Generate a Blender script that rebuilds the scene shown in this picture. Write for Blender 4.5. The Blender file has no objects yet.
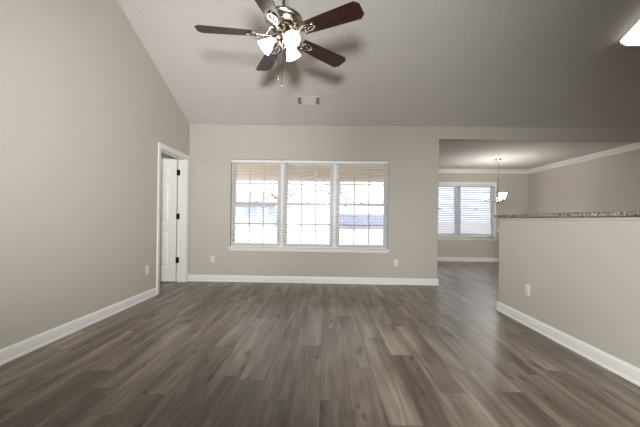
import bpy, math, random
from mathutils import Matrix, Vector

random.seed(7)
sc = bpy.context.scene
COL = sc.collection
S = 1.083                       # plan units -> metres
PI = math.pi
R = math.radians

# ------------------------------------------------------------------ camera
cam_h, YAW, PIT, ROL, FPX, CY = 0.9927, 0.01882, -0.00077, 0.01373, 319.3, 219.36
fw = Vector((-math.sin(YAW) * math.cos(PIT), math.cos(YAW) * math.cos(PIT), math.sin(PIT)))
rt0 = Vector((math.cos(YAW), math.sin(YAW), 0))
up0 = rt0.cross(fw)
rt = math.cos(ROL) * rt0 + math.sin(ROL) * up0
up = -math.sin(ROL) * rt0 + math.cos(ROL) * up0
cd = bpy.data.cameras.new('camera')
cam = bpy.data.objects.new('camera', cd)
COL.objects.link(cam)
cam.matrix_world = Matrix(((rt.x, up.x, -fw.x, 0), (rt.y, up.y, -fw.y, 0), (rt.z, up.z, -fw.z, cam_h * S), (0, 0, 0, 1)))
cd.sensor_fit = 'HORIZONTAL'
cd.sensor_width = 36
cd.lens = 36 * FPX / 640
cd.shift_y = (CY - 213.5) / 640
cd.clip_start = 0.02
sc.camera = cam

# ------------------------------------------------------------------ world, sun, flash, exposure
wd = bpy.data.worlds.new('sky')
sc.world = wd
wd.use_nodes = True
bg = wd.node_tree.nodes['Background']
bg.inputs[0].default_value = (0.86, 0.93, 1.0, 1)
bg.inputs[1].default_value = 3.4

sl = bpy.data.lights.new('sun', 'SUN')
sl.energy = 14.0
sl.angle = R(1)
sl.color = (1, 0.95, 0.88)
sun = bpy.data.objects.new('sun', sl)
COL.objects.link(sun)
sun.rotation_euler = Vector((0.75, 0.25, -0.8)).to_track_quat('-Z', 'Y').to_euler()

# the photographer's flash above the camera; left and right spots are added fill
for fname, aim, size, watts in (('camera_flash', (0.0, 0.85, 0.11), 98, 430),
                                ('fill_spot_left', (-0.49, 0.85, 0.02), 78, 500),
                                ('fill_spot_right', (0.56, 0.90, -0.38), 76, 440)):
    fl = bpy.data.lights.new(fname, 'SPOT')
    fl.energy = watts
    fl.color = (0.975, 0.985, 1.0)
    fl.shadow_soft_size = 0.16
    fl.spot_size = R(size)
    fl.spot_blend = 1.0
    flash = bpy.data.objects.new(fname, fl)
    COL.objects.link(flash)
    flash.location = (-0.04 * S, -0.235 * S, 1.5 * S)
    flash.rotation_euler = Vector(aim).to_track_quat('-Z', 'Y').to_euler()

vs = sc.view_settings
vs.view_transform = 'Standard'
vs.look = 'None'
vs.gamma = 1
vs.use_curve_mapping = False
vs.exposure = 0.16
sc.cycles.use_denoising = True
sc.cycles.max_bounces = 10
sc.cycles.diffuse_bounces = 6
sc.cycles.transparent_max_bounces = 24
sc.cycles.caustics_reflective = False
sc.cycles.caustics_refractive = False
sc.cycles.sample_clamp_indirect = 6


# ------------------------------------------------------------------ mesh helper
class MB:
    def __init__(self):
        self.v = []
        self.f = []

    def add(self, vs_, fs, xf=None):
        b = len(self.v)
        for p in vs_:
            p = Vector(p)
            self.v.append(xf @ p if xf is not None else p)
        self.f += [[b + i for i in q] for q in fs]
        return self

    def box(self, x0, x1, y0, y1, z0, z1, xf=None):
        vs_ = [(x, y, z) for z in (z0, z1) for y in (y0, y1) for x in (x0, x1)]
        return self.add(vs_, [(0, 2, 3, 1), (4, 5, 7, 6), (0, 1, 5, 4), (2, 6, 7, 3), (0, 4, 6, 2), (1, 3, 7, 5)], xf)

    def prism(self, poly, ax, a, b, xf=None):
        def P(p, t):
            return {'x': (t, p[0], p[1]), 'y': (p[0], t, p[1]), 'z': (p[0], p[1], t)}[ax]
        n = len(poly)
        ar = sum(poly[i][0] * poly[(i + 1) % n][1] - poly[(i + 1) % n][0] * poly[i][1] for i in range(n))
        if (ar < 0) != (ax == 'y'):
            poly = poly[::-1]
        vs_ = [P(p, a) for p in poly] + [P(p, b) for p in poly]
        fs = [list(range(n))[::-1], list(range(n, 2 * n))]
        fs += [[i, (i + 1) % n, n + (i + 1) % n, n + i] for i in range(n)]
        return self.add(vs_, fs, xf)

    def ring(self, outer, inner, z0, z1, xf=None):
        n = len(outer)
        vs_ = [(p[0], p[1], z) for z in (z0, z1) for q in (outer, inner) for p in q]
        fs = []
        for i in range(n):
            j = (i + 1) % n
            fs += [[i, n + i, n + j, j], [2 * n + i, 2 * n + j, 3 * n + j, 3 * n + i],
                   [i, j, 2 * n + j, 2 * n + i], [n + i, 3 * n + i, 3 * n + j, n + j]]
        return self.add(vs_, fs, xf)

    def tube(self, pts, r, n=8, xf=None, closed=False):
        pts = [Vector(p) for p in pts]
        m = len(pts)
        rs = r if isinstance(r, (list, tuple)) else [r] * m
        vs_, fs = [], []
        nrm = None
        for i, p in enumerate(pts):
            if closed:
                t = pts[(i + 1) % m] - pts[i - 1]
            else:
                t = pts[min(i + 1, m - 1)] - pts[max(i - 1, 0)]
            t.normalize()
            if nrm is None:
                nrm = t.orthogonal().normalized()
            nrm = (nrm - t * nrm.dot(t)).normalized()
            bn = t.cross(nrm)
            for k in range(n):
                a = 2 * PI * k / n
                vs_.append(p + (nrm * math.cos(a) + bn * math.sin(a)) * rs[i])
        for i in range(m if closed else m - 1):
            o, q = i * n, ((i + 1) % m) * n
            fs += [[o + k, o + (k + 1) % n, q + (k + 1) % n, q + k] for k in range(n)]
        if not closed:
            fs += [list(range(n))[::-1], list(range((m - 1) * n, m * n))]
        return self.add(vs_, fs, xf)

    def lathe(self, prof, n=28, xf=None, cap=True):
        vs_, fs = [], []
        for r, z in prof:
            vs_ += [(r * math.cos(2 * PI * k / n), r * math.sin(2 * PI * k / n), z) for k in range(n)]
        for i in range(len(prof) - 1):
            fs += [[i * n + k, (i + 1) * n + k, (i + 1) * n + (k + 1) % n, i * n + (k + 1) % n] for k in range(n)]
        if cap:
            fs += [list(range(n)), list(range((len(prof) - 1) * n, len(prof) * n))[::-1]]
        return self.add(vs_, fs, xf)

    def build(self, name, mat, parent=None, bevel=0, loc=None, recalc=True, sharp=35, smooth=True):
        me = bpy.data.meshes.new(name)
        me.from_pydata([tuple(p * S) for p in self.v], [], self.f)
        me.materials.append(mat)
        if recalc:
            import bmesh
            bm = bmesh.new()
            bm.from_mesh(me)
            bmesh.ops.recalc_face_normals(bm, faces=bm.faces)
            bm.to_mesh(me)
            bm.free()
        if smooth:
            me.polygons.foreach_set('use_smooth', [True] * len(me.polygons))
            me.set_sharp_from_angle(angle=R(sharp))
        me.update()
        o = bpy.data.objects.new(name, me)
        COL.objects.link(o)
        if parent:
            o.parent = parent
        if loc is not None:
            o.location = Vector(loc) * S
        if bevel:
            b = o.modifiers.new('bevel', 'BEVEL')
            b.width = bevel * S
            b.segments = 2
            b.limit_method = 'ANGLE'
        return o


def thing(name, label, cat, loc=(0, 0, 0), rot=(0, 0, 0), group=None):
    o = bpy.data.objects.new(name, None)
    o.empty_display_size = 0.1
    COL.objects.link(o)
    o.location = Vector(loc) * S
    o.rotation_euler = rot
    return tag(o, label, cat, group)


def tag(o, label, cat, group=None, kind=None):
    o['label'] = label
    o['category'] = cat
    if group:
        o['group'] = group
    if kind:
        o['kind'] = kind
    return o


def struct(o, label=None, cat=None):
    o['kind'] = 'structure'
    if label:
        o['label'] = label
        o['category'] = cat
    return o


def copy_tree(o, parent=None):
    c = o.copy()
    COL.objects.link(c)
    if parent:
        c.parent = parent
        c.matrix_parent_inverse = o.matrix_parent_inverse.copy()
    for ch in [k for k in COL.objects if k.parent == o]:
        copy_tree(ch, c)
    return c


def T(x, y, z):
    return Matrix.Translation((x, y, z))


def RX(a):
    return Matrix.Rotation(a, 4, 'X')


def RY(a):
    return Matrix.Rotation(a, 4, 'Y')


def RZ(a):
    return Matrix.Rotation(a, 4, 'Z')


# ------------------------------------------------------------------ materials
def srgb(r, g, b):
    f = lambda c: (c / 255 / 12.92) if c <= 10 else ((c / 255 + 0.055) / 1.055) ** 2.4
    return (f(r), f(g), f(b), 1)


def new_mat(name):
    m = bpy.data.materials.new(name)
    m.use_nodes = True
    return m, m.node_tree.nodes, m.node_tree.links, m.node_tree.nodes['Principled BSDF']


def plain(name, col, rough=0.5, metal=0.0, bump=0, bscale=200, var=0.04, vscale=3, spec=None, emit=0, ecol=None):
    m, N, L, P = new_mat(name)
    tc = N.new('ShaderNodeTexCoord')
    nz = N.new('ShaderNodeTexNoise')
    nz.inputs['Scale'].default_value = vscale
    nz.inputs['Detail'].default_value = 4
    L.new(tc.outputs['Object'], nz.inputs['Vector'])
    mx = N.new('ShaderNodeMix')
    mx.data_type = 'RGBA'
    c = Vector(col[:3])
    mx.inputs['A'].default_value = (*(c * (1 - var)), 1)
    mx.inputs['B'].default_value = (*[min(1, q) for q in c * (1 + var)], 1)
    L.new(nz.outputs['Fac'], mx.inputs['Factor'])
    L.new(mx.outputs['Result'], P.inputs['Base Color'])
    P.inputs['Roughness'].default_value = rough
    P.inputs['Metallic'].default_value = metal
    if spec is not None:
        P.inputs['Specular IOR Level'].default_value = spec
    if bump:
        n2 = N.new('ShaderNodeTexNoise')
        n2.inputs['Scale'].default_value = bscale
        n2.inputs['Detail'].default_value = 3
        L.new(tc.outputs['Object'], n2.inputs['Vector'])
        bp = N.new('ShaderNodeBump')
        bp.inputs['Strength'].default_value = bump
        bp.inputs['Distance'].default_value = 0.01
        L.new(n2.outputs['Fac'], bp.inputs['Height'])
        L.new(bp.outputs['Normal'], P.inputs['Normal'])
    if emit:
        P.inputs['Emission Color'].default_value = ecol or (1, 1, 1, 1)
        P.inputs['Emission Strength'].default_value = emit
    return m


def math_node(N, L, op, a, b=None, c=None):
    n = N.new('ShaderNodeMath')
    n.operation = op
    for i, q in enumerate((a, b, c)):
        if q is None:
            continue
        if isinstance(q, (int, float)):
            n.inputs[i].default_value = q
        else:
            L.new(q, n.inputs[i])
    return n.outputs[0]


def glass_mat():
    m, N, L, P = new_mat('window_glass')
    N.remove(P)
    tr = N.new('ShaderNodeBsdfTransparent')
    gl = N.new('ShaderNodeBsdfGlossy')
    gl.inputs['Roughness'].default_value = 0.02
    lw = N.new('ShaderNodeLayerWeight')
    pw = math_node(N, L, 'POWER', lw.outputs['Facing'], 5.0)
    fac = math_node(N, L, 'MULTIPLY_ADD', pw, 0.5, 0.04)
    mx = N.new('ShaderNodeMixShader')
    L.new(fac, mx.inputs[0])
    L.new(tr.outputs[0], mx.inputs[1])
    L.new(gl.outputs[0], mx.inputs[2])
    L.new(mx.outputs[0], N['Material Output'].inputs[0])
    return m


def blind_mat(name, col, trans):
    m, N, L, P = new_mat(name)
    P.inputs['Base Color'].default_value = col
    P.inputs['Roughness'].default_value = 0.4
    tl = N.new('ShaderNodeBsdfTranslucent')
    tl.inputs['Color'].default_value = col
    mx = N.new('ShaderNodeMixShader')
    mx.inputs[0].default_value = trans
    L.new(P.outputs[0], mx.inputs[1])
    L.new(tl.outputs[0], mx.inputs[2])
    L.new(mx.outputs[0], N['Material Output'].inputs[0])
    return m


def floor_mat():
    m, N, L, P = new_mat('grey_brown_vinyl_planks')
    W, LEN = 0.182, 1.24
    tc = N.new('ShaderNodeTexCoord')
    sp = N.new('ShaderNodeSeparateXYZ')
    L.new(tc.outputs['Object'], sp.inputs[0])
    M = lambda op, a, b=None, c=None: math_node(N, L, op, a, b, c)
    u = M('DIVIDE', M('ADD', sp.outputs['X'], 10.03), W)
    row = M('FLOOR', u)
    fu = M('FRACT', u)
    wn = N.new('ShaderNodeTexWhiteNoise')
    wn.noise_dimensions = '1D'
    L.new(row, wn.inputs['W'])
    v = M('ADD', M('DIVIDE', M('ADD', sp.outputs['Y'], 10.0), LEN), wn.outputs['Value'])
    colm = M('FLOOR', v)
    fv = M('FRACT', v)
    cb = N.new('ShaderNodeCombineXYZ')
    L.new(row, cb.inputs[0])
    L.new(colm, cb.inputs[1])
    w2 = N.new('ShaderNodeTexWhiteNoise')
    w2.noise_dimensions = '3D'
    L.new(cb.outputs[0], w2.inputs['Vector'])
    rnd = w2.outputs['Value']
    w3 = N.new('ShaderNodeSeparateColor')
    L.new(w2.outputs['Color'], w3.inputs[0])

    def grain(sx, sy, det, dist=0.0, rough=0.6):
        c2 = N.new('ShaderNodeCombineXYZ')
        L.new(M('ADD', M('MULTIPLY', sp.outputs['X'], sx), M('MULTIPLY', w3.outputs[0], 61.0)), c2.inputs[0])
        L.new(M('ADD', M('MULTIPLY', sp.outputs['Y'], sy), M('MULTIPLY', w3.outputs[1], 37.0)), c2.inputs[1])
        L.new(M('MULTIPLY', rnd, 17.0), c2.inputs[2])
        nz = N.new('ShaderNodeTexNoise')
        nz.inputs['Scale'].default_value = 1
        nz.inputs['Detail'].default_value = det
        nz.inputs['Roughness'].default_value = rough
        nz.inputs['Distortion'].default_value = dist
        L.new(c2.outputs[0], nz.inputs['Vector'])
        return nz.outputs['Fac']
    g1 = grain(10, 0.75, 3, 0.5)
    g2 = grain(70, 3.0, 5)
    g3 = grain(5, 1.0, 2, 0.6)
    kn = grain(16, 4.5, 1, 0.4)
    t = M('ADD', M('MULTIPLY', g1, 0.70), M('MULTIPLY', g2, 0.24))
    t = M('ADD', t, M('MULTIPLY', g3, 0.36))
    t = M('ADD', t, M('MULTIPLY', M('SUBTRACT', rnd, 0.5), 0.10))
    kmap = N.new('ShaderNodeMapRange')
    kmap.inputs['From Min'].default_value = 0.66
    kmap.inputs['From Max'].default_value = 0.80
    kmap.inputs['To Max'].default_value = 0.22
    L.new(kn, kmap.inputs['Value'])
    t = M('SUBTRACT', t, kmap.outputs[0])
    cr = N.new('ShaderNodeValToRGB')
    e = cr.color_ramp.elements
    e[0].position, e[0].color = 0.38, srgb(*FLOOR_COLS[0])
    e[1].position, e[1].color = 0.95, srgb(*FLOOR_COLS[3])
    a = e.new(0.56)
    a.color = srgb(*FLOOR_COLS[1])
    a = e.new(0.72)
    a.color = srgb(*FLOOR_COLS[2])
    L.new(t, cr.inputs[0])
    # seams
    du = M('MULTIPLY', M('MINIMUM', fu, M('SUBTRACT', 1.0, fu)), W)
    dv = M('MULTIPLY', M('MINIMUM', fv, M('SUBTRACT', 1.0, fv)), LEN)
    dmin = M('MINIMUM', du, dv)
    seam = N.new('ShaderNodeMapRange')
    seam.inputs['From Min'].default_value = 0.0006
    seam.inputs['From Max'].default_value = 0.0022
    L.new(dmin, seam.inputs['Value'])
    mx = N.new('ShaderNodeMix')
    mx.data_type = 'RGBA'
    L.new(seam.outputs[0], mx.inputs['Factor'])
    mx.inputs['A'].default_value = srgb(50, 42, 34)
    L.new(cr.outputs[0], mx.inputs['B'])
    L.new(mx.outputs['Result'], P.inputs['Base Color'])
    rr = N.new('ShaderNodeMapRange')
    rr.inputs['To Min'].default_value = 0.30
    rr.inputs['To Max'].default_value = 0.46
    L.new(g2, rr.inputs['Value'])
    L.new(rr.outputs[0], P.inputs['Roughness'])
    P.inputs['Specular IOR Level'].default_value = 0.85
    bp = N.new('ShaderNodeBump')
    bp.inputs['Strength'].default_value = 0.12
    bp.inputs['Distance'].default_value = 0.004
    L.new(M('ADD', M('MULTIPLY', g2, 0.5), seam.outputs[0]), bp.inputs['Height'])
    L.new(bp.outputs[0], P.inputs['Normal'])
    return m


def granite_mat():
    m, N, L, P = new_mat('speckled_granite')
    tc = N.new('ShaderNodeTexCoord')
    vo = N.new('ShaderNodeTexVoronoi')
    vo.inputs['Scale'].default_value = 70
    L.new(tc.outputs['Object'], vo.inputs['Vector'])
    nz = N.new('ShaderNodeTexNoise')
    nz.inputs['Scale'].default_value = 30
    nz.inputs['Detail'].default_value = 5
    L.new(tc.outputs['Object'], nz.inputs['Vector'])
    sc_ = N.new('ShaderNodeSeparateColor')
    L.new(vo.outputs['Color'], sc_.inputs[0])
    t = math_node(N, L, 'ADD', math_node(N, L, 'MULTIPLY', sc_.outputs[0], 0.5), math_node(N, L, 'MULTIPLY', nz.outputs['Fac'], 0.5))
    cr = N.new('ShaderNodeValToRGB')
    e = cr.color_ramp.elements
    e[0].position, e[0].color = 0.25, srgb(40, 38, 34)
    e[1].position, e[1].color = 0.8, srgb(196, 188, 174)
    a = e.new(0.42)
    a.color = srgb(92, 86, 76)
    a = e.new(0.6)
    a.color = srgb(140, 131, 118)
    L.new(t, cr.inputs[0])
    L.new(cr.outputs[0], P.inputs['Base Color'])
    P.inputs['Roughness'].default_value = 0.35
    return m


def wood_mat(name, dark, light, rough):
    m, N, L, P = new_mat(name)
    tc = N.new('ShaderNodeTexCoord')
    mp = N.new('ShaderNodeMapping')
    mp.inputs['Scale'].default_value = (2.5, 45, 45)
    L.new(tc.outputs['Object'], mp.inputs['Vector'])
    nz = N.new('ShaderNodeTexNoise')
    nz.inputs['Scale'].default_value = 1
    nz.inputs['Detail'].default_value = 5
    L.new(mp.outputs[0], nz.inputs['Vector'])
    cr = N.new('ShaderNodeValToRGB')
    cr.color_ramp.elements[0].position, cr.color_ramp.elements[0].color = 0.3, dark
    cr.color_ramp.elements[1].position, cr.color_ramp.elements[1].color = 0.75, light
    L.new(nz.outputs['Fac'], cr.inputs[0])
    L.new(cr.outputs[0], P.inputs['Base Color'])
    P.inputs['Roughness'].default_value = rough
    return m


def glow(name, col, strength, base=(0.9, 0.9, 0.9, 1)):
    m, N, L, P = new_mat(name)
    P.inputs['Base Color'].default_value = base
    P.inputs['Roughness'].default_value = 0.3
    P.inputs['Emission Color'].default_value = col
    P.inputs['Emission Strength'].default_value = strength
    return m


FLOOR_COLS = [(44, 33, 24), (92, 79, 65), (132, 118, 103), (184, 171, 154)]
M = {}
M['wall'] = plain('greige_wall_paint', srgb(193, 187, 176), 0.75, bump=0.05, bscale=160, var=0.01)
M['ceil'] = plain('textured_ceiling_paint', srgb(212, 207, 202), 0.9, bump=0.8, bscale=48, var=0.015)
M['trim'] = plain('white_trim_paint', srgb(236, 234, 230), 0.35, var=0.01)
M['door'] = plain('white_door_paint', srgb(236, 233, 228), 0.4, var=0.01)
M['vinyl'] = plain('shaded_vinyl_frame', srgb(206, 205, 204), 0.35, var=0.01)  # white vinyl greyed, shade on the frames put into the colour
M['floor'] = floor_mat()
M['granite'] = granite_mat()
M['glass'] = glass_mat()
M['slat'] = blind_mat('white_blind_slats', srgb(238, 236, 230), 0.15)
M['slat_dining'] = blind_mat('shaded_dining_blind_slats', srgb(204, 207, 218), 0.18)  # lavender-grey shading of the white slats put into their colour
M['cord'] = plain('pale_cord', srgb(205, 200, 190), 0.8)
M['nickel'] = plain('brushed_nickel', srgb(190, 182, 168), 0.24, 1.0, var=0.05, vscale=30)
M['pewter'] = plain('dark_pewter', srgb(120, 112, 96), 0.28, 1.0, var=0.05, vscale=30)
M['bronze'] = plain('dark_bronze_hinge', srgb(45, 38, 32), 0.4, 0.8)
M['blade'] = wood_mat('dark_walnut_blade', srgb(30, 14, 11), srgb(68, 36, 29), 0.36)
M['shade'] = glow('lit_frosted_glass', (1, 0.975, 0.94, 1), 8.0)
M['bulb'] = glow('lit_bulb', (1, 0.95, 0.88, 1), 8.0)
M['chand_shade'] = glow('dining_frosted_glass', (1, 0.97, 0.92, 1), 56)
M['lens'] = glow('prismatic_diffuser', (1, 0.97, 0.90, 1), 2.6)
M['plate'] = plain('white_plastic_plate', srgb(228, 225, 216), 0.35, var=0.01)
M['slot'] = plain('dark_slot', srgb(40, 38, 36), 0.6)
M['vent'] = plain('painted_vent_metal', srgb(212, 207, 202), 0.5, var=0.01)
M['duct'] = plain('dark_duct', srgb(92, 86, 80), 0.8)
M['concrete'] = plain('patio_concrete', srgb(222, 218, 211), 0.85, bump=0.1, bscale=60, var=0.06)
M['lawn'] = plain('dry_lawn', srgb(178, 172, 162), 0.95, var=0.15, vscale=2)
M['beam'] = plain('tan_porch_paint', srgb(224, 220, 214), 0.7, var=0.02)
M['fence'] = plain('weathered_fence_boards', srgb(112, 116, 138), 0.85, var=0.12, vscale=4)
M['siding'] = plain('pale_blue_siding', srgb(150, 160, 182), 0.75, var=0.04)
M['shingle'] = plain('grey_shingles', srgb(120, 116, 114), 0.9, var=0.15, vscale=8)
M['bark'] = plain('tree_bark', srgb(70, 62, 54), 0.9, var=0.2, vscale=10)
M['leaf'] = plain('tree_leaves', srgb(146, 152, 142), 0.7, var=0.25, vscale=5)
M['darkglass'] = plain('dark_window_glass', srgb(160, 168, 184), 0.3)
M['brick'] = plain('exterior_siding', srgb(196, 188, 172), 0.8, var=0.05)

# ------------------------------------------------------------------ plan (plan units)
D = 4.943          # inner face of the wall with the three windows
WT = 0.13          # wall thickness
XL = -2.1455       # left wall face
XR = 4.955         # kitchen / dining right wall face
XH = 1.9405        # bar wall face
YH = 3.608         # bar wall end
XO = 1.723          # end of window wall
DD = 7.928         # dining back wall face
ZW = 2.44          # wall height at window wall
MS = 0.4234        # ceiling slope
ZD = 2.266         # dining ceiling
ZHD = 2.252        # underside of header
YR = 1.0           # ridge
YB = 2 * YR - D    # rear wall face
ZR = ZW + MS * (D - YR)


def cz(y):
    return ZW + MS * (D - y) if y >= YR else ZW + MS * (y - YB)


# floor
b = MB()
b.box(-4.6, XR + WT, YB - WT, DD + WT, -0.12, 0)
struct(b.build('floor', M['floor'], smooth=False))

# vaulted ceiling (two slopes)
b = MB()
b.prism([(D + WT, ZW - MS * WT), (YR, ZR), (YB - WT, ZW - MS * WT), (YB - WT, ZW - MS * WT + 0.15), (YR, ZR + 0.15), (D + WT, ZW - MS * WT + 0.15)], 'x', XL - WT, XR + WT)
struct(b.build('ceiling', M['ceil'], smooth=False))
b = MB()
b.box(1.6 - WT, XR + WT, D + WT, DD + WT, ZD, ZD + 0.12)
struct(b.build('ceiling_dining', M['ceil'], smooth=False))
b = MB()
b.box(-4.6, XL - WT, 2.6, D + WT, 2.3, 2.42)
struct(b.build('ceiling_hall', M['ceil'], smooth=False))

# left wall with door opening
OY0, OY1, OZ = 4.058, 4.869, 1.897
b = MB()
def gable(x0, x1, y0, y1, z0):
    pts = [(y0, z0), (y1, z0), (y1, cz(y1))]
    if y0 < YR < y1:
        pts.append((YR, ZR))
    pts.append((y0, cz(y0)))
    b.prism(pts, 'x', x0, x1)
gable(XL - WT, XL, YB - WT, OY0, 0)
gable(XL - WT, XL, OY0, OY1, OZ)
gable(XL - WT, XL, OY1, D, 0)
struct(b.build('wall_left', M['wall'], smooth=False))

# back wall with the triple window opening and the header over the dining opening
WX0, WX1, WZ0, WZ1 = -1.492, 0.957, 0.53, 1.905
b = MB()
b.box(XL - WT, WX0, D, D + WT, 0, ZW)
b.box(WX1, XO, D, D + WT, 0, ZW)
b.box(WX0, WX1, D, D + WT, 0, WZ0)
b.box(WX0, WX1, D, D + WT, WZ1, ZW)
b.box(XO, XR, D, D + WT, ZHD, ZW)
struct(b.build('wall_back', M['wall'], smooth=False))

# bar wall
b = MB()
b.box(XH, XH + 0.12, -0.6, YH, 0, 1.012)
struct(b.build('wall_bar', M['wall'], smooth=False), 'low greige bar wall under the granite counter', 'wall')
b = MB()
b.box(XH - 0.006, XH + 0.126, -0.606, YH + 0.006, 1.012, 1.036)
struct(b.build('trim_bar', M['wall'], bevel=0.002))

# right wall, rear wall
b = MB()
pts = [(YB - WT, 0), (D + WT, 0), (D + WT, cz(D + WT)), (YR, ZR), (YB - WT, cz(YB - WT))]
b.prism(pts, 'x', XR, XR + WT)
b.box(XR, XR + WT, D + WT, DD + WT, 0, ZD)
struct(b.build('wall_right', M['wall'], smooth=False))
b = MB()
b.box(XL, XR, YB - WT, YB, 0, ZW)
struct(b.build('wall_rear', M['wall'], smooth=False))

# dining walls
QX0, QX1, QZ0, QZ1 = 2.40, 4.145, 0.60, 1.905
b = MB()
b.box(1.6, QX0, DD, DD + WT, 0, ZD)
b.box(QX1, XR, DD, DD + WT, 0, ZD)
b.box(QX0, QX1, DD, DD + WT, 0, QZ0)
b.box(QX0, QX1, DD, DD + WT, QZ1, ZD)
struct(b.build('wall_dining_back', M['wall'], smooth=False))
b = MB()
b.box(1.6 - WT, 1.6, D + WT, DD + WT, 0, ZD)
struct(b.build('wall_dining_left', M['wall'], smooth=False))

# room behind the open door
b = MB()
b.box(-4.6, -4.47, 2.6, D + WT, 0, 2.3)
b.box(-4.47, XL - WT, D, D + WT, 0, 2.3)
b.box(-4.47, XL - WT, 2.6, 2.73, 0, 2.3)
struct(b.build('wall_hall', M['wall'], smooth=False))

# exterior roof so that daylight only enters by the windows is the ceiling slab itself

# ------------------------------------------------------------------ baseboards, crown, chair rail
def base_prof(s):
    # (offset from wall, z); s = +1 / -1 direction away from the wall
    return [(0, 0), (s * 0.017, 0), (s * 0.017, 0.010), (s * 0.0145, 0.017), (s * 0.011, 0.020), (s * 0.011, 0.080), (s * 0.009, 0.088), (s * 0.005, 0.093), (s * 0.004, 0.101), (0, 0.101)]


def base_x(bld, wx, s, y0, y1):
    bld.prism([(wx + o, z) for o, z in base_prof(s)], 'y', y0, y1)


def base_y(bld, wy, s, x0, x1):
    bld.prism([(wy + o, z) for o, z in base_prof(s)], 'x', x0, x1)


b = MB(); base_x(b, XL, 1, YB, 4.012); struct(b.build('baseboard_left', M['trim']))
b = MB(); base_y(b, D, -1, XL, XO + 0.017); base_x(b, XO, 1, D, D + WT); struct(b.build('baseboard_back', M['trim']))
b = MB(); base_x(b, XH, -1, -0.617, YH + 0.017); base_y(b, YH, 1, XH, XH + 0.12)
struct(b.build('baseboard_bar', M['trim']))
b = MB(); base_y(b, DD, -1, 1.6, XR); base_x(b, XR, -1, D + WT, DD); struct(b.build('baseboard_dining', M['trim']))

crown = [(0, 0), (-0.078, 0), (-0.078, -0.012), (-0.070, -0.016), (-0.055, -0.030), (-0.030, -0.055), (-0.016, -0.070), (-0.012, -0.090), (0, -0.090)]
b = MB()
b.prism([(DD + o, ZD + z) for o, z in crown], 'x', 1.6, XR)
b.prism([(XR + o, ZD + z) for o, z in crown], 'y', D + WT, DD)
struct(b.build('trim_crown', M['trim']))
rail = [(0, 0.735), (-0.010, 0.737), (-0.014, 0.755), (-0.022, 0.785), (-0.026, 0.800), (-0.016, 0.806), (0, 0.808)]
b = MB()
b.prism([(DD + o, z) for o, z in rail], 'x', 4.20, XR)
b.prism([(DD + o, z) for o, z in rail], 'x', 1.6, 2.345)
b.prism([(XR + o, z) for o, z in rail], 'y', D + WT, DD)
struct(b.build('trim_chair_rail', M['trim']))

# door casing + jambs
b = MB()
cw, ct = 0.062, 0.017
cprof = lambda a, e: [(a, 0), (a, 0.011), (a + (e - a) * 0.25, 0.0125), (a + (e - a) * 0.75, ct), (e, ct), (e, 0)]
for a, e in ((OY0 + 0.018, OY0 - 0.044), (OY1 - 0.018, OY1 + 0.044)):
    b.prism([(XL + h, y) for y, h in cprof(a, e)], 'z', 0, OZ - 0.018)
b.prism([(XL + h, z) for z, h in cprof(OZ - 0.018, OZ + 0.044)], 'y', OY0 - 0.044, OY1 + 0.044)
struct(b.build('trim_door_casing', M['trim'], bevel=0.0015))
b = MB()
b.box(XL - WT, XL, OY0, OY0 + 0.018, 0, OZ)
b.box(XL - WT, XL, OY1 - 0.018, OY1, 0, OZ)
b.box(XL - WT, XL, OY0 + 0.018, OY1 - 0.018, OZ - 0.018, OZ)
# stops
for y0, y1 in ((OY0 + 0.018, OY0 + 0.029), (OY1 - 0.029, OY1 - 0.018)):
    b.box(XL - 0.086, XL - 0.052, y0, y1, 0, OZ - 0.018)
b.box(XL - 0.086, XL - 0.052, OY0 + 0.029, OY1 - 0.029, OZ - 0.029, OZ - 0.018)
struct(b.build('trim_door_jamb', M['trim'], bevel=0.0015))

# ------------------------------------------------------------------ six panel door, open into the next room
HX, HY = XL - WT - 0.004, OY1 - 0.020       # hinge axis
dr = struct(thing('door_1', 'white six-panel door standing open in the left wall doorway', 'door', (HX, HY, 0)))
dr.rotation_euler = (0, 0, R(1.5))
LW, LT, LZ0, LZ1 = 0.765, 0.033, 0.012, 1.874
b = MB()                                    # local: leaf runs towards -x, thickness towards -y
cols = [(-0.105, -0.345), (-0.425, -0.665)]
rows = [(0.235, 0.78), (0.905, 1.505), (1.615, 1.785)]
stiles = [(-0.003, -0.105), (-0.345, -0.425), (-0.665, -LW)]
for a, e in stiles:
    b.box(e, a, -LT, 0, LZ0, LZ1)
zs = [LZ0] + [q for r_ in rows for q in r_] + [LZ1]
for (a, e) in cols:
    for k in range(0, len(zs), 2):
        b.box(e, a, -LT, 0, zs[k], zs[k + 1])
    for z0, z1 in rows:
        b.box(e, a, -LT + 0.010, -0.010, z0, z1)
        for sgn in (0, 1):
            ya, yb = ((-LT + 0.010), (-LT + 0.003)) if sgn == 0 else (-0.010, -0.003)
            o1, o2 = 0.022, 0.042
            q1 = [(e + o1, z0 + o1), (a - o1, z0 + o1), (a - o1, z1 - o1), (e + o1, z1 - o1)]
            q2 = [(e + o2, z0 + o2), (a - o2, z0 + o2), (a - o2, z1 - o2), (e + o2, z1 - o2)]
            vs_ = [(x, ya, z) for x, z in q1] + [(x, yb, z) for x, z in q2]
            b.add(vs_, [(4, 5, 6, 7)] + [(i, (i + 1) % 4, 4 + (i + 1) % 4, 4 + i) for i in range(4)])
b.build('door_leaf', M['door'], dr, smooth=False)
for z in (0.335, 1.005, 1.675):
    b = MB()
    b.lathe([(0.006, -0.045), (0.0075, -0.043), (0.0075, 0.043), (0.006, 0.045)], 12, T(0.006, -0.004, z))
    b.box(-0.0025, 0.0, -LT + 0.004, -0.002, z - 0.043, z + 0.043)
    b.box(0.0, 0.036, -0.0015, 0.002, z - 0.043, z + 0.043)
    h = b.build('hinge', M['bronze'], dr)
    h['label'] = 'dark bronze hinge'
b = MB()
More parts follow.
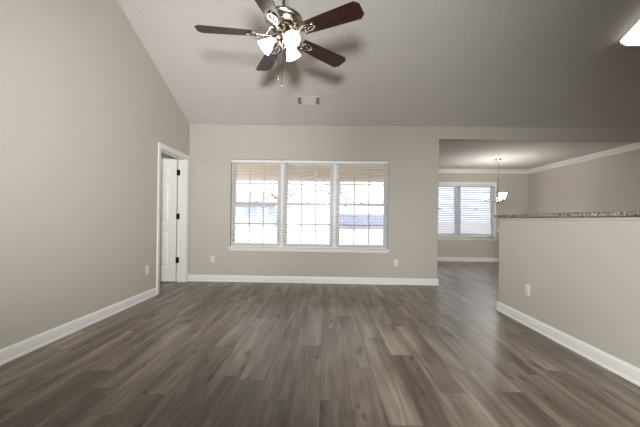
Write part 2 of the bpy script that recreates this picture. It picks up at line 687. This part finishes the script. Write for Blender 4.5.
for s_ in (-1, 1):
    y = -LT if s_ < 0 else 0
    b.lathe([(0.030, 0), (0.030, 0.004), (0.012, 0.010), (0.011, 0.030), (0.022, 0.038), (0.027, 0.050), (0.022, 0.060), (0.006, 0.064)], 20, T(-LW + 0.065, y, 0.92) @ RX(R(90 if s_ < 0 else -90)))
k = b.build('door_knob', M['nickel'], dr)
k['label'] = 'satin metal door knob'

hl = bpy.data.lights.new('hall_fill_light', 'POINT')  # unseen fill light added to brighten the room behind the door
hl.energy = 14
hl.shadow_soft_size = 0.15
ho = bpy.data.objects.new('hall_fill_light', hl)
COL.objects.link(ho)
ho.location = (-3.3 * S, 3.7 * S, 2.1 * S)

# ------------------------------------------------------------------ windows
def double_hung(root, x0, x1, z0, z1, y, muntins, fw_=0.026, sw=0.032):
    """frame from x0..x1, z0..z1; y is the room-side face of the frame"""
    b = MB()
    b.box(x0, x0 + fw_, y, y + 0.07, z0, z1)
    b.box(x1 - fw_, x1, y, y + 0.07, z0, z1)
    b.box(x0 + fw_, x1 - fw_, y, y + 0.07, z1 - 0.028, z1)
    b.box(x0 + fw_, x1 - fw_, y, y + 0.07, z0, z0 + 0.03)
    b.build('window_frame', M['vinyl'], root, bevel=0.002)
    zm = (z0 + z1) / 2 + 0.012
    for nm, za, zb, yo in (('lower_sash', z0 + 0.03, zm + 0.018, 0.008), ('upper_sash', zm - 0.018, z1 - 0.028, 0.038)):
        b = MB()
        xa, xb = x0 + fw_, x1 - fw_
        ya, yb = y + yo, y + yo + 0.028
        bot = 0.042 if nm == 'lower_sash' else 0.034
        b.box(xa, xa + sw, ya, yb, za, zb)
        b.box(xb - sw, xb, ya, yb, za, zb)
        b.box(xa + sw, xb - sw, ya, yb, za, za + bot)
        b.box(xa + sw, xb - sw, ya, yb, zb - 0.032, zb)
        so = b.build(nm, M['vinyl'], root, bevel=0.002)
        b = MB()
        b.box(xa + sw, xb - sw, ya + 0.012, ya + 0.016, za + bot, zb - 0.032)
        b.build('pane', M['glass'], so, smooth=False)
        if muntins:
            b = MB()
            gx0, gx1, gz0, gz1 = xa + sw, xb - sw, za + bot, zb - 0.032
            for q in (1, 2):
                xm = gx0 + (gx1 - gx0) * q / 3
                b.box(xm - 0.011, xm + 0.011, ya + 0.006, ya + 0.011, gz0, gz1)
            zc_ = (gz0 + gz1) / 2
            b.box(gx0, gx1, ya + 0.0055, ya + 0.0115, zc_ - 0.011, zc_ + 0.011)
            b.build('grille', M['vinyl'], so, smooth=False)
        if nm == 'lower_sash':
            b = MB()
            b.box((xa + xb) / 2 - 0.03, (xa + xb) / 2 + 0.03, ya - 0.004, ya + 0.02, zb, zb + 0.012)
            b.build('sash_lock', M['vinyl'], so, bevel=0.002)


WY = D + 0.068
edges = [WX0, -0.692, 0.134, WX1]
names = ['left', 'middle', 'right']
for i in range(3):
    w = struct(thing('window_%d' % (i + 1), '%s of the three white double-hung windows with grilles in the back wall' % names[i], 'window'))
    xa, xb = edges[i], edges[i + 1]
    double_hung(w, xa + (0.0 if i == 0 else 0.022), xb - (0.0 if i == 2 else 0.022), WZ0, WZ1, WY, True)
b = MB()
for x in (-0.692, 0.134):
    b.box(x - 0.022, x + 0.022, WY - 0.012, D + WT, WZ0, WZ1)
struct(b.build('trim_mullions', M['trim'], bevel=0.002))
b = MB()
b.box(WX0 - 0.028, WX1 + 0.028, D - 0.034, D, WZ0 - 0.010, WZ0 + 0.008)
b.box(WX0, WX1, D, WY, WZ0 - 0.010, WZ0 + 0.008)
b.box(WX0 - 0.010, WX1 + 0.010, D - 0.014, D, WZ0 - 0.046, WZ0 - 0.010)
struct(b.build('trim_window_stool', M['trim'], bevel=0.003))

# dining twin window
QM = 3.272
QY = DD + 0.065
for i, (xa, xb, nm) in enumerate(((QX0, QM - 0.022, 'left'), (QM + 0.022, QX1, 'right'))):
    w = struct(thing('window_%d' % (4 + i), '%s half of the twin dining room window' % nm, 'window'))
    double_hung(w, xa, xb, QZ0, QZ1, QY, False)
b = MB()
b.box(QM - 0.022, QM + 0.022, QY - 0.012, DD + WT, QZ0, QZ1)
struct(b.build('trim_dining_mullion', M['trim'], bevel=0.002))
b = MB()
b.box(QX0 - 0.055, QX1 + 0.055, DD - 0.034, DD, QZ0 - 0.03, QZ0 - 0.012)
b.box(QX0, QX1, DD, QY, QZ0 - 0.018, QZ0 + 0.0)
b.box(QX0 - 0.04, QX1 + 0.04, DD - 0.014, DD, QZ0 - 0.075, QZ0 - 0.03)
for x0, x1 in ((QX0 - 0.025, QX0), (QX1, QX1 + 0.025)):
    b.box(x0, x1, DD - 0.014, DD, QZ0 - 0.012, QZ1 + 0.045)
b.box(QX0, QX1, DD - 0.014, DD, QZ1, QZ1 + 0.045)
struct(b.build('trim_dining_window', M['trim'], bevel=0.003))


# ------------------------------------------------------------------ blinds
def blind(name, label, group, x0, x1, yc, ztop, zbot, tilt, mat, pitch=0.0442, depth=0.046, wand=True):
    t = thing(name, label, 'blinds', ((x0 + x1) / 2, yc, ztop), group=group)
    h = (x1 - x0) / 2
    b = MB()
    b.box(-h, h, -0.026, 0.024, -0.045, -0.002)
    b.build('headrail', M['trim'], t, bevel=0.002)
    b = MB()
    n = int((ztop - 0.055 - zbot - 0.03) / pitch)
    for k in range(n):
        z = -0.066 - k * pitch
        pts = [(-0.5, -0.0008), (-0.25, 0.0006), (0, 0.0012), (0.25, 0.0006), (0.5, -0.0008)]
        prof = [(p * depth, q + 0.0013) for p, q in pts] + [(p * depth, q - 0.0013) for p, q in pts[::-1]]
        b.prism(prof, 'x', -h + 0.006, h - 0.006, T(0, 0, z) @ RX(tilt))
    b.build('slats', mat, t)
    b = MB()
    zb = zbot - ztop
    b.box(-h + 0.006, h - 0.006, -0.024, 0.024, zb + 0.002, zb + 0.020)
    b.build('bottom_rail', M['trim'], t, bevel=0.002)
    b = MB()
    for x in (-h * 0.62, h * 0.62):
        for y in (-0.024, 0.024):
            b.tube([(x, y, -0.045), (x, y, zb + 0.02)], 0.0009, 5)
    b.build('ladder_cords', M['cord'], t)
    if wand:
        b = MB()
        x = -h + 0.085
        b.tube([(x, -0.030, -0.03), (x, -0.034, -0.06), (x, -0.034, -0.66)], 0.0035, 6)
        b.build('tilt_wand', M['cord'], t)
    return t


g = 'white blinds in the triple window'
BY = D + 0.032
bl_defs = [(WX0 + 0.004, -0.704, 'left'), (-0.694, 0.122, 'middle'), (0.132, WX1 - 0.004, 'right')]
hw = 0.395
first = None
for i, (xa, xb, nm) in enumerate(bl_defs):
    lab = {'left': 'white horizontal blind in the left of the three windows, nearest the door',
           'middle': 'white horizontal blind in the middle of the three windows',
           'right': 'white horizontal blind in the right of the three windows, nearest the dining opening'}[nm]
    t = blind('window_blind', lab, g, xa, xb, BY, WZ1 - 0.002, WZ0 + 0.010, R(3), M['slat'], wand=(i > 0))
g = 'white blinds in the dining window'
blind('window_blind', 'partly closed white blind in left half of the dining window beyond the wall end', g, QX0 + 0.004, QM + 0.03, DD + 0.03, QZ1 - 0.002, QZ0 + 0.002, R(53), M['slat_dining'], wand=False)
blind('window_blind', 'partly closed white blind in right half of the dining window behind the chandelier', g, QM + 0.04, QX1 - 0.004, DD + 0.03, QZ1 - 0.002, QZ0 + 0.002, R(53), M['slat_dining'])

# ------------------------------------------------------------------ granite counter on the bar wall
cx0, cx1, cy1 = 1.908, 2.33, 3.685
r_ = 0.03
arc = lambda cx, cy, a0: [(cx + r_ * math.cos(R(a0 + q)), cy + r_ * math.sin(R(a0 + q))) for q in (0, 22.5, 45, 67.5, 90)]
poly = [(cx0, -0.62), (cx1, -0.62)] + arc(cx1 - r_, cy1 - r_, 0) + arc(cx0 + r_, cy1 - r_, 90)
b = MB()
b.prism(poly, 'z', 1.036, 1.068)
tag(b.build('bar_countertop', M['granite'], bevel=0.004), 'speckled grey granite bar top lying along the low wall', 'countertop')


# ------------------------------------------------------------------ outlets
def outlet(label, loc, rz, name='wall_outlet'):
    t = thing(name, label, 'outlet', loc, (0, 0, rz), 'white wall outlets')   # local: front faces -y
    b = MB()
    b.box(-0.033, 0.033, -0.005, 0.0, -0.053, 0.053)
    b.build('cover_plate', M['plate'], t, bevel=0.0025)
    for s_ in (-1, 1):
        b = MB()
        pts = [(0.0155 * max(-0.82, min(0.82, math.cos(a))) / 0.82, s_ * 0.0185 + 0.014 * math.sin(a)) for a in [2 * PI * k / 20 for k in range(20)]]
        b.prism(pts, 'y', -0.0065, -0.004)
        rc = b.build('receptacle', M['plate'], t)
        b = MB()
        b.box(-0.0070, -0.0050, -0.0070, -0.006, s_ * 0.0185 - 0.001, s_ * 0.0185 + 0.008)
        b.box(0.0050, 0.0070, -0.0070, -0.006, s_ * 0.0185 - 0.001, s_ * 0.0185 + 0.008)
        b.box(-0.0022, 0.0022, -0.0070, -0.006, s_ * 0.0185 - 0.010, s_ * 0.0185 - 0.005)
        b.build('slots', M['slot'], rc)
    b = MB()
    b.lathe([(0.003, 0.0), (0.003, 0.001), (0.001, 0.0016)], 10, T(0, -0.005, 0) @ RX(R(90)))
    b.build('screw', M['plate'], t)
    return t


outlet('white outlet plate on the left wall just before the door casing', (XL, 3.803, 0.352), R(90))
outlet('white outlet plate on the window wall between door and windows', (-1.758, D, 0.350), 0)
outlet('white outlet plate on the window wall right of the windows', (1.088, D, 0.335), 0)
outlet('white outlet plate on the low bar wall', (XH, 3.09, 0.342), R(-90))

# ------------------------------------------------------------------ ceiling register (lies in the slope)
SL = math.atan(MS)


def slope_thing(name, label, cat, x, y):
    # local frame: x right, y down the slope towards the windows, -z into the room
    return thing(name, label, cat, (x, y, cz(y)), (-SL, 0, 0))


t = slope_thing('ceiling_vent', 'small white ceiling register below the fan on the sloped ceiling', 'vent', -0.264, 4.46)
hx, hy = 0.170, 0.088
b = MB()
for x0, x1, y0, y1 in ((-hx, hx, -hy, -hy + 0.02), (-hx, hx, hy - 0.02, hy), (-hx, -hx + 0.02, -hy + 0.02, hy - 0.02), (hx - 0.02, hx, -hy + 0.02, hy - 0.02)):
    b.box(x0, x1, y0, y1, -0.010, -0.0005)
for x in (-0.098, 0.098):
    b.box(x - 0.006, x + 0.006, -hy + 0.02, hy - 0.02, -0.010, -0.002)
b.build('vent_frame', M['vent'], t, bevel=0.002)
b = MB()
b.box(-hx + 0.018, hx - 0.018, -hy + 0.018, hy - 0.018, -0.0018, -0.0004)
b.build('backing', M['duct'], t)['label'] = 'dark duct opening'
for s_ in (-1, 1):
    b = MB()
    for k in range(4):
        b.box(-0.0012, 0.0012, -hy + 0.02, hy - 0.02, -0.007, -0.001, T(s_ * (0.110 + k * 0.012), 0, 0) @ RY(s_ * R(35)))
    b.build('side_louvers', M['vent'], t)
b = MB()
for k in range(9):
    b.box(-0.092, 0.092, -0.0075, 0.0075, -0.0006, 0.0006, T(0, -hy + 0.028 + k * 0.0147, -0.006) @ RX(R(-18)))
b.build('center_louvers', M['vent'], t)

# round vent in the dining ceiling
t = thing('ceiling_vent', 'flat white register on the dining ceiling above the window', 'vent', (3.18, 7.40, ZD))
b = MB()
for x0, x1, y0, y1 in ((-0.15, 0.15, -0.075, -0.055), (-0.15, 0.15, 0.055, 0.075), (-0.15, -0.13, -0.055, 0.055), (0.13, 0.15, -0.055, 0.055)):
    b.box(x0, x1, y0, y1, -0.012, 0)
b.build('vent_frame', M['vent'], t)
b = MB()
b.box(-0.13, 0.13, -0.055, 0.055, -0.002, 0)
b.build('backing', M['duct'], t)
b = MB()
for k in range(7):
    b.box(-0.13, 0.13, -0.005, 0.005, -0.0006, 0.0006, T(0, -0.045 + k * 0.015, -0.007) @ RX(R(40)))
b.build('center_louvers', M['vent'], t)

# ------------------------------------------------------------------ kitchen fluorescent fixture on the slope
t = slope_thing('ceiling_light', 'long white wraparound ceiling light glowing at the upper right', 'light', 3.39, 3.02)
hx, hy = 0.178, 0.635
b = MB()
b.box(-hx + 0.02, hx - 0.02, -hy + 0.01, hy - 0.01, -0.03, 0)
b.build('housing', M['trim'], t, bevel=0.004)
b = MB()
for y0, y1 in ((-hy, -hy + 0.018), (hy - 0.018, hy)):
    b = MB()
    b.prism([(-hx, -0.006), (hx, -0.006), (hx, -0.045), (hx - 0.045, -0.088), (-hx + 0.045, -0.088), (-hx, -0.045)], 'y', y0, y1)
    b.build('end_cap', M['trim'], t, bevel=0.003)
b = MB()
prof = [(-hx + 0.006, -0.012), (-hx + 0.006, -0.045), (-hx + 0.046, -0.082), (hx - 0.046, -0.082), (hx - 0.006, -0.045), (hx - 0.006, -0.012)]
b.prism(prof, 'y', -hy + 0.018, hy - 0.018)
b.build('diffuser', M['lens'], t)['label'] = 'glowing white diffuser'
b = MB()
for x in (-hx, hx):
    b = MB()
    b.box(x - 0.004, x + 0.004, -hy + 0.018, hy - 0.018, -0.014, -0.004)
    b.build('side_rail', M['trim'], t)

# ------------------------------------------------------------------ ceiling fan
FX, FY, FZ, TH = -0.3565, 2.5115, 2.437, 3.2685
fan = thing('ceiling_fan', 'five-blade ceiling fan with dark wood blades and three lit glass shades', 'ceiling fan', (FX, FY, FZ))
zc0 = cz(FY) - FZ
b = MB()
b.lathe([(0.02, zc0 - 0.115), (0.055, zc0 - 0.10), (0.07, zc0 - 0.05), (0.07, zc0 + 0.028), (0.03, zc0 + 0.028)], 28)
b.build('canopy', M['nickel'], fan)
b = MB()
b.tube([(0, 0, 0.19), (0, 0, zc0 - 0.09)], 0.0125, 14)
b.build('downrod', M['nickel'], fan)
b = MB()
b.lathe([(0.0135, 0.225), (0.022, 0.222), (0.024, 0.182), (0.045, 0.172), (0.095, 0.160), (0.128, 0.148), (0.146, 0.134),
         (0.149, 0.122), (0.144, 0.112), (0.136, 0.108), (0.134, 0.096), (0.118, 0.080), (0.098, 0.072), (0.070, 0.070)], 40)
b.build('motor_housing', M['nickel'], fan)
b = MB()
b.lathe([(0.088, 0.078), (0.094, 0.070), (0.094, 0.050), (0.084, 0.044), (0.05, 0.044)], 32)
b.build('flywheel', M['pewter'], fan)['label'] = 'dark metal flywheel'
b = MB()
b.lathe([(0.048, 0.050), (0.050, 0.030), (0.058, 0.018), (0.058, -0.016), (0.050, -0.030), (0.038, -0.044), (0.040, -0.060), (0.034, -0.074), (0.018, -0.084), (0.010, -0.098), (0.004, -0.104)], 28)
b.build('switch_housing', M['nickel'], fan)


def ell(rx, ry, cx=0, n=24):
    return [(cx + rx * math.cos(2 * PI * k / n), ry * math.sin(2 * PI * k / n)) for k in range(n)]


blade_me = iron_me = None
PITCH = R(-12)
for k in range(5):
    a = TH - k * 2 * PI / 5
    if blade_me is None:
        b = MB()
        pl = [(0.180, -0.056), (0.40, -0.068), (0.632, -0.077), (0.664, -0.046), (0.664, 0.046), (0.632, 0.077), (0.40, 0.068), (0.180, 0.056)]
        b.prism(pl, 'z', -0.003, 0.004)
        bo = b.build('blade', M['blade'], fan, bevel=0.0012)
        b = MB()
        # oval openwork bracket under the blade root
        b.ring(ell(0.062, 0.038, 0.232), ell(0.046, 0.024, 0.234), -0.012, -0.003)
        b.ring(ell(0.024, 0.014, 0.222, 24), ell(0.016, 0.007, 0.222, 24), -0.011, -0.003)
        b.box(0.240, 0.285, -0.006, 0.006, -0.011, -0.003)
        b.prism([(0.082, -0.024), (0.11, -0.012), (0.145, -0.009), (0.180, -0.018), (0.180, 0.018), (0.145, 0.009), (0.11, 0.012), (0.082, 0.024)], 'z', -0.013, -0.002)
        b.lathe([(0.004, -0.016), (0.0075, -0.013), (0.0075, -0.003)], 12, T(0.205, 0.03, 0))
        b.lathe([(0.004, -0.016), (0.0075, -0.013), (0.0075, -0.003)], 12, T(0.205, -0.03, 0))
        b.lathe([(0.004, -0.016), (0.0075, -0.013), (0.0075, -0.003)], 12, T(0.288, 0, 0))
        io = b.build('blade_bracket', M['nickel'], bo, bevel=0.0015)
        b = MB()
        b.tube([(0.078, 0, 0.052), (0.10, 0, 0.048), (0.118, 0, 0.020), (0.135, 0, -0.004), (0.160, 0, -0.008)], [0.012, 0.011, 0.009, 0.009, 0.008], 10)
        ao = b.build('bracket_arm', M['nickel'], bo)
        first_b, first_i, first_a = bo, io, ao
    else:
        bo = first_b.copy(); COL.objects.link(bo)
        io = first_i.copy(); COL.objects.link(io); io.parent = bo
        ao = first_a.copy(); COL.objects.link(ao); ao.parent = bo
    bo.matrix_local = RZ(a) @ RX(PITCH)

shade_prof = [(0.022, 0.0), (0.026, -0.006), (0.028, -0.022), (0.038, -0.045), (0.052, -0.070), (0.060, -0.095), (0.066, -0.118), (0.074, -0.130),
              (0.071, -0.131), (0.063, -0.117), (0.057, -0.095), (0.049, -0.070), (0.035, -0.045), (0.025, -0.022), (0.022, -0.008)]
for az in (183, 63, 303):
    out = Matrix.Translation((0.062 * math.cos(R(az)), 0.062 * math.sin(R(az)), -0.022)) @ RZ(R(az)) @ RY(R(-48))
    b = MB()
    b.lathe([(0.012, 0.016), (0.026, 0.008), (0.030, -0.004), (0.029, -0.020), (0.024, -0.024), (0.01, -0.024)], 22, out)
    b.tube([(0.042 * math.cos(R(az)), 0.042 * math.sin(R(az)), -0.006), (0.062 * math.cos(R(az)), 0.062 * math.sin(R(az)), -0.018)], 0.010, 10)
    hd = b.build('lamp_holder', M['nickel'], fan)
    b = MB()
    b.lathe([(r * 0.86, z * 0.88) for r, z in shade_prof], 28, out @ T(0, 0, -0.012), cap=False)
    b.build('lamp_shade', M['shade'], fan, sharp=80)['label'] = 'lit white frosted bell shade'
    b = MB()
    b.lathe([(0.010, -0.02), (0.013, -0.03), (0.024, -0.055), (0.025, -0.068), (0.020, -0.082), (0.010, -0.090), (0.002, -0.092)], 16, out @ T(0, 0, -0.006))
    b.build('bulb', M['bulb'], fan)
for (x, y, z1, fob) in ((-0.028, -0.03, -0.335, 0.012), (0.0, -0.045, -0.390, 0.012)):
    b = MB()
    b.tube([(x, y, -0.02), (x * 1.05, y * 1.05, -0.06), (x * 1.05, y * 1.05, z1)], 0.0028, 6)
    ch = b.build('pull_chain', M['nickel'], fan)
    b = MB()
    b.lathe([(0.002, 0.0), (0.005, -0.006), (0.006, -0.022), (0.003, -0.030), (0.001, -0.032)], 10, T(x * 1.05, y * 1.05, z1))
    b.build('chain_fob', M['nickel'], ch)

# ------------------------------------------------------------------ dining chandelier
CX, CYY = 3.488, 6.56
ch = thing('chandelier', 'small nickel chandelier with upturned white glass shades hanging in the dining area', 'chandelier', (CX, CYY, 1.40))
b = MB()
zt = ZD - 1.40
b.lathe([(0.008, zt - 0.045), (0.02, zt - 0.040), (0.05, zt - 0.020), (0.062, zt - 0.004), (0.062, zt)], 24)
b.build('canopy', M['nickel'], ch)
b = MB()
zz = 0.50
i = 0
while zz < zt - 0.06:
    m_ = T(0, 0, zz) @ RZ(R(90 * (i % 2)))
    b.tube([(0.006 * math.cos(q * PI / 4), 0, 0.013 * math.sin(q * PI / 4)) for q in range(8)], 0.0016, 5, m_, closed=True)
    zz += 0.021
    i += 1
b.build('chain', M['nickel'], ch)
b = MB()
b.lathe([(0.004, 0.475), (0.016, 0.465), (0.010, 0.445), (0.010, 0.10), (0.018, 0.085), (0.026, 0.05), (0.018, 0.02), (0.030, 0.0), (0.022, -0.02), (0.008, -0.035), (0.010, -0.045), (0.002, -0.055)], 20)
b.build('stem', M['nickel'], ch)
for az in (154, 264, 40):
    ca, sa = math.cos(R(az)), math.sin(R(az))
    P3 = lambda r, z: (r * ca, r * sa, z)
    b = MB()
    b.tube([P3(0.015, 0.03), P3(0.05, 0.0), P3(0.10, -0.012), P3(0.16, -0.002), P3(0.205, 0.010), P3(0.225, 0.025)], 0.0065, 8)
    b.lathe([(0.004, 0.0), (0.018, 0.004), (0.026, 0.016), (0.024, 0.030), (0.008, 0.034)], 18, T(0.225 * ca, 0.225 * sa, 0.018))
    b.build('arm', M['pewter'], ch)
    b = MB()
    b.lathe([(0.020, 0.0), (0.034, 0.010), (0.046, 0.040), (0.054, 0.075), (0.068, 0.105), (0.065, 0.106), (0.051, 0.076), (0.043, 0.041), (0.031, 0.014), (0.018, 0.005)], 24, T(0.225 * ca, 0.225 * sa, 0.046))
    b.build('lamp_shade', M['chand_shade'], ch, sharp=80)['label'] = 'white frosted glass bell shade'

# ------------------------------------------------------------------ outdoors
b = MB()
b.add([(-60, 5.05, -0.16), (60, 5.05, -0.16), (60, 9, -0.16), (-60, 9, -0.16), (60, 32, 0.10), (-60, 32, 0.10), (60, 90, 0.4), (-60, 90, 0.4)], [(0, 1, 2, 3), (3, 2, 4, 5), (5, 4, 6, 7)])
b.add([(-60, -40, -0.16), (60, -40, -0.16), (60, 5.05, -0.16), (-60, 5.05, -0.16)], [(0, 1, 2, 3)])
struct(b.build('ground', M['lawn'], smooth=False))
b = MB()
b.box(-3.4, 1.46, D + WT, 8.2, -0.155, -0.03)
struct(b.build('patio_slab', M['concrete'], smooth=False))
pr = struct(thing('porch_roof', 'tan covered patio roof beyond the triple window', 'porch roof', (-1, 7.9, 2.4)))
b = MB()
b.box(-2.45, 2.46, -0.08, 0.08, -0.475, 0.02)
b.build('beam', M['beam'], pr, bevel=0.005)
b = MB()
b.box(-2.45, 2.46, D + WT - 7.9, 0.25, 0.02, 0.10)
b.build('porch_ceiling', M['beam'], pr)
for x in (-2.35,):
    b = MB()
    b.box(x - 0.07, x + 0.07, -0.07, 0.07, -2.43, -0.475)
    b.build('post', M['beam'], pr, bevel=0.004)

# board fence far across the lawn
fn = thing('board_fence', 'long bluish grey board fence across the lawn, seen through the right window', 'fence', (4.5, 30.0, 0.05))
b = MB()
x = -4.2
while x < 4:
    b.prism([(x, 0), (x + 0.135, 0), (x + 0.135, 1.44 + random.uniform(-0.01, 0.01)), (x + 0.068, 1.52), (x, 1.44)], 'y', -0.01, 0.012)
    x += 0.142
b.build('boards', M['fence'], fn, smooth=False)
b = MB()
for z in (0.3, 1.2):
    b.box(-4.2, 4.07, 0.012, 0.05, z, z + 0.09)
b.build('rails', M['fence'], fn, smooth=False)

# neighbour house
hs = thing('neighbour_house', 'pale blue house across the lawn, seen through the left window', 'house', (-9.5, 34.0, 0.0))
b = MB()
b.box(-4.0, 4.0, 0, 6, 0, 2.5)
for s_ in (-4.0, 3.98):
    b.prism([(0, 2.5), (6, 2.5), (3, 3.9)], 'x', s_, s_ + 0.02)
b.build('house_wall', M['siding'], hs, smooth=False)
b = MB()
b.prism([(-0.4, 2.38), (3, 3.95), (6.4, 2.38), (6.4, 2.50), (3, 4.08), (-0.4, 2.50)], 'x', -4.3, 4.3)
b.build('roof', M['shingle'], hs, smooth=False)
for x in (-2.5, 0.2, 2.7):
    b = MB()
    b.ring([(x - 0.55, 0.8), (x + 0.55, 0.8), (x + 0.55, 2.1), (x - 0.55, 2.1)], [(x - 0.47, 0.88), (x + 0.47, 0.88), (x + 0.47, 2.02), (x - 0.47, 2.02)], 0, 0.05, Matrix(((1, 0, 0, 0), (0, 0, -1, 0.02), (0, 1, 0, 0), (0, 0, 0, 1))))
    wf = b.build('house_window', M['trim'], hs, smooth=False)
    b = MB()
    b.box(x - 0.47, x + 0.47, -0.012, 0.0, 0.88, 2.02)
    b.build('window_pane', M['darkglass'], wf, smooth=False)


def tree(label, loc, h, seed):
    rng = random.Random(seed)
    t = thing('tree', label, 'tree', loc, group='trees across the lawn')
    b = MB()
    b.tube([(0, 0, -0.1), (0.05, 0, h * 0.25), (-0.05, 0.05, h * 0.5), (0.05, 0, h * 0.85)], [0.16, 0.13, 0.09, 0.03], 8)
    tips = []
    for k in range(12):
        a = rng.uniform(0, 2 * PI)
        z = h * rng.uniform(0.32, 0.7)
        ln = h * rng.uniform(0.2, 0.38)
        p0 = Vector((0, 0, z))
        p2 = p0 + Vector((math.cos(a) * ln, math.sin(a) * ln, ln * rng.uniform(0.3, 0.9)))
        b.tube([p0, (p0 + p2) / 2 + Vector((0, 0, 0.08)), p2], [0.05, 0.035, 0.012], 6)
        tips.append(p2)
    tips.append(Vector((0, 0, h * 0.88)))
    b.build('trunk', M['bark'], t)
    b = MB()
    for p in tips:
        for q in range(80):
            c = p + Vector((rng.gauss(0, 1), rng.gauss(0, 1), rng.gauss(0, 0.8))) * h * 0.085
            m_ = T(*c) @ RZ(rng.uniform(0, 6.3)) @ RX(rng.uniform(-1.2, 1.2))
            s_ = rng.uniform(0.07, 0.13)
            b.add([(-s_, 0, 0), (0, -s_ * 0.5, 0.01), (s_, 0, 0), (0, s_ * 0.5, 0.01)], [(0, 1, 2, 3)], m_)
    b.build('foliage', M['leaf'], t, recalc=False, smooth=False)


tree('pale leafy tree seen through the right side of the left window', (-3.6, 26.0, 0.0), 4.6, 1)
tree('pale leafy tree seen through the right side of the middle window', (0.55, 27.5, 0.0), 4.4, 2)
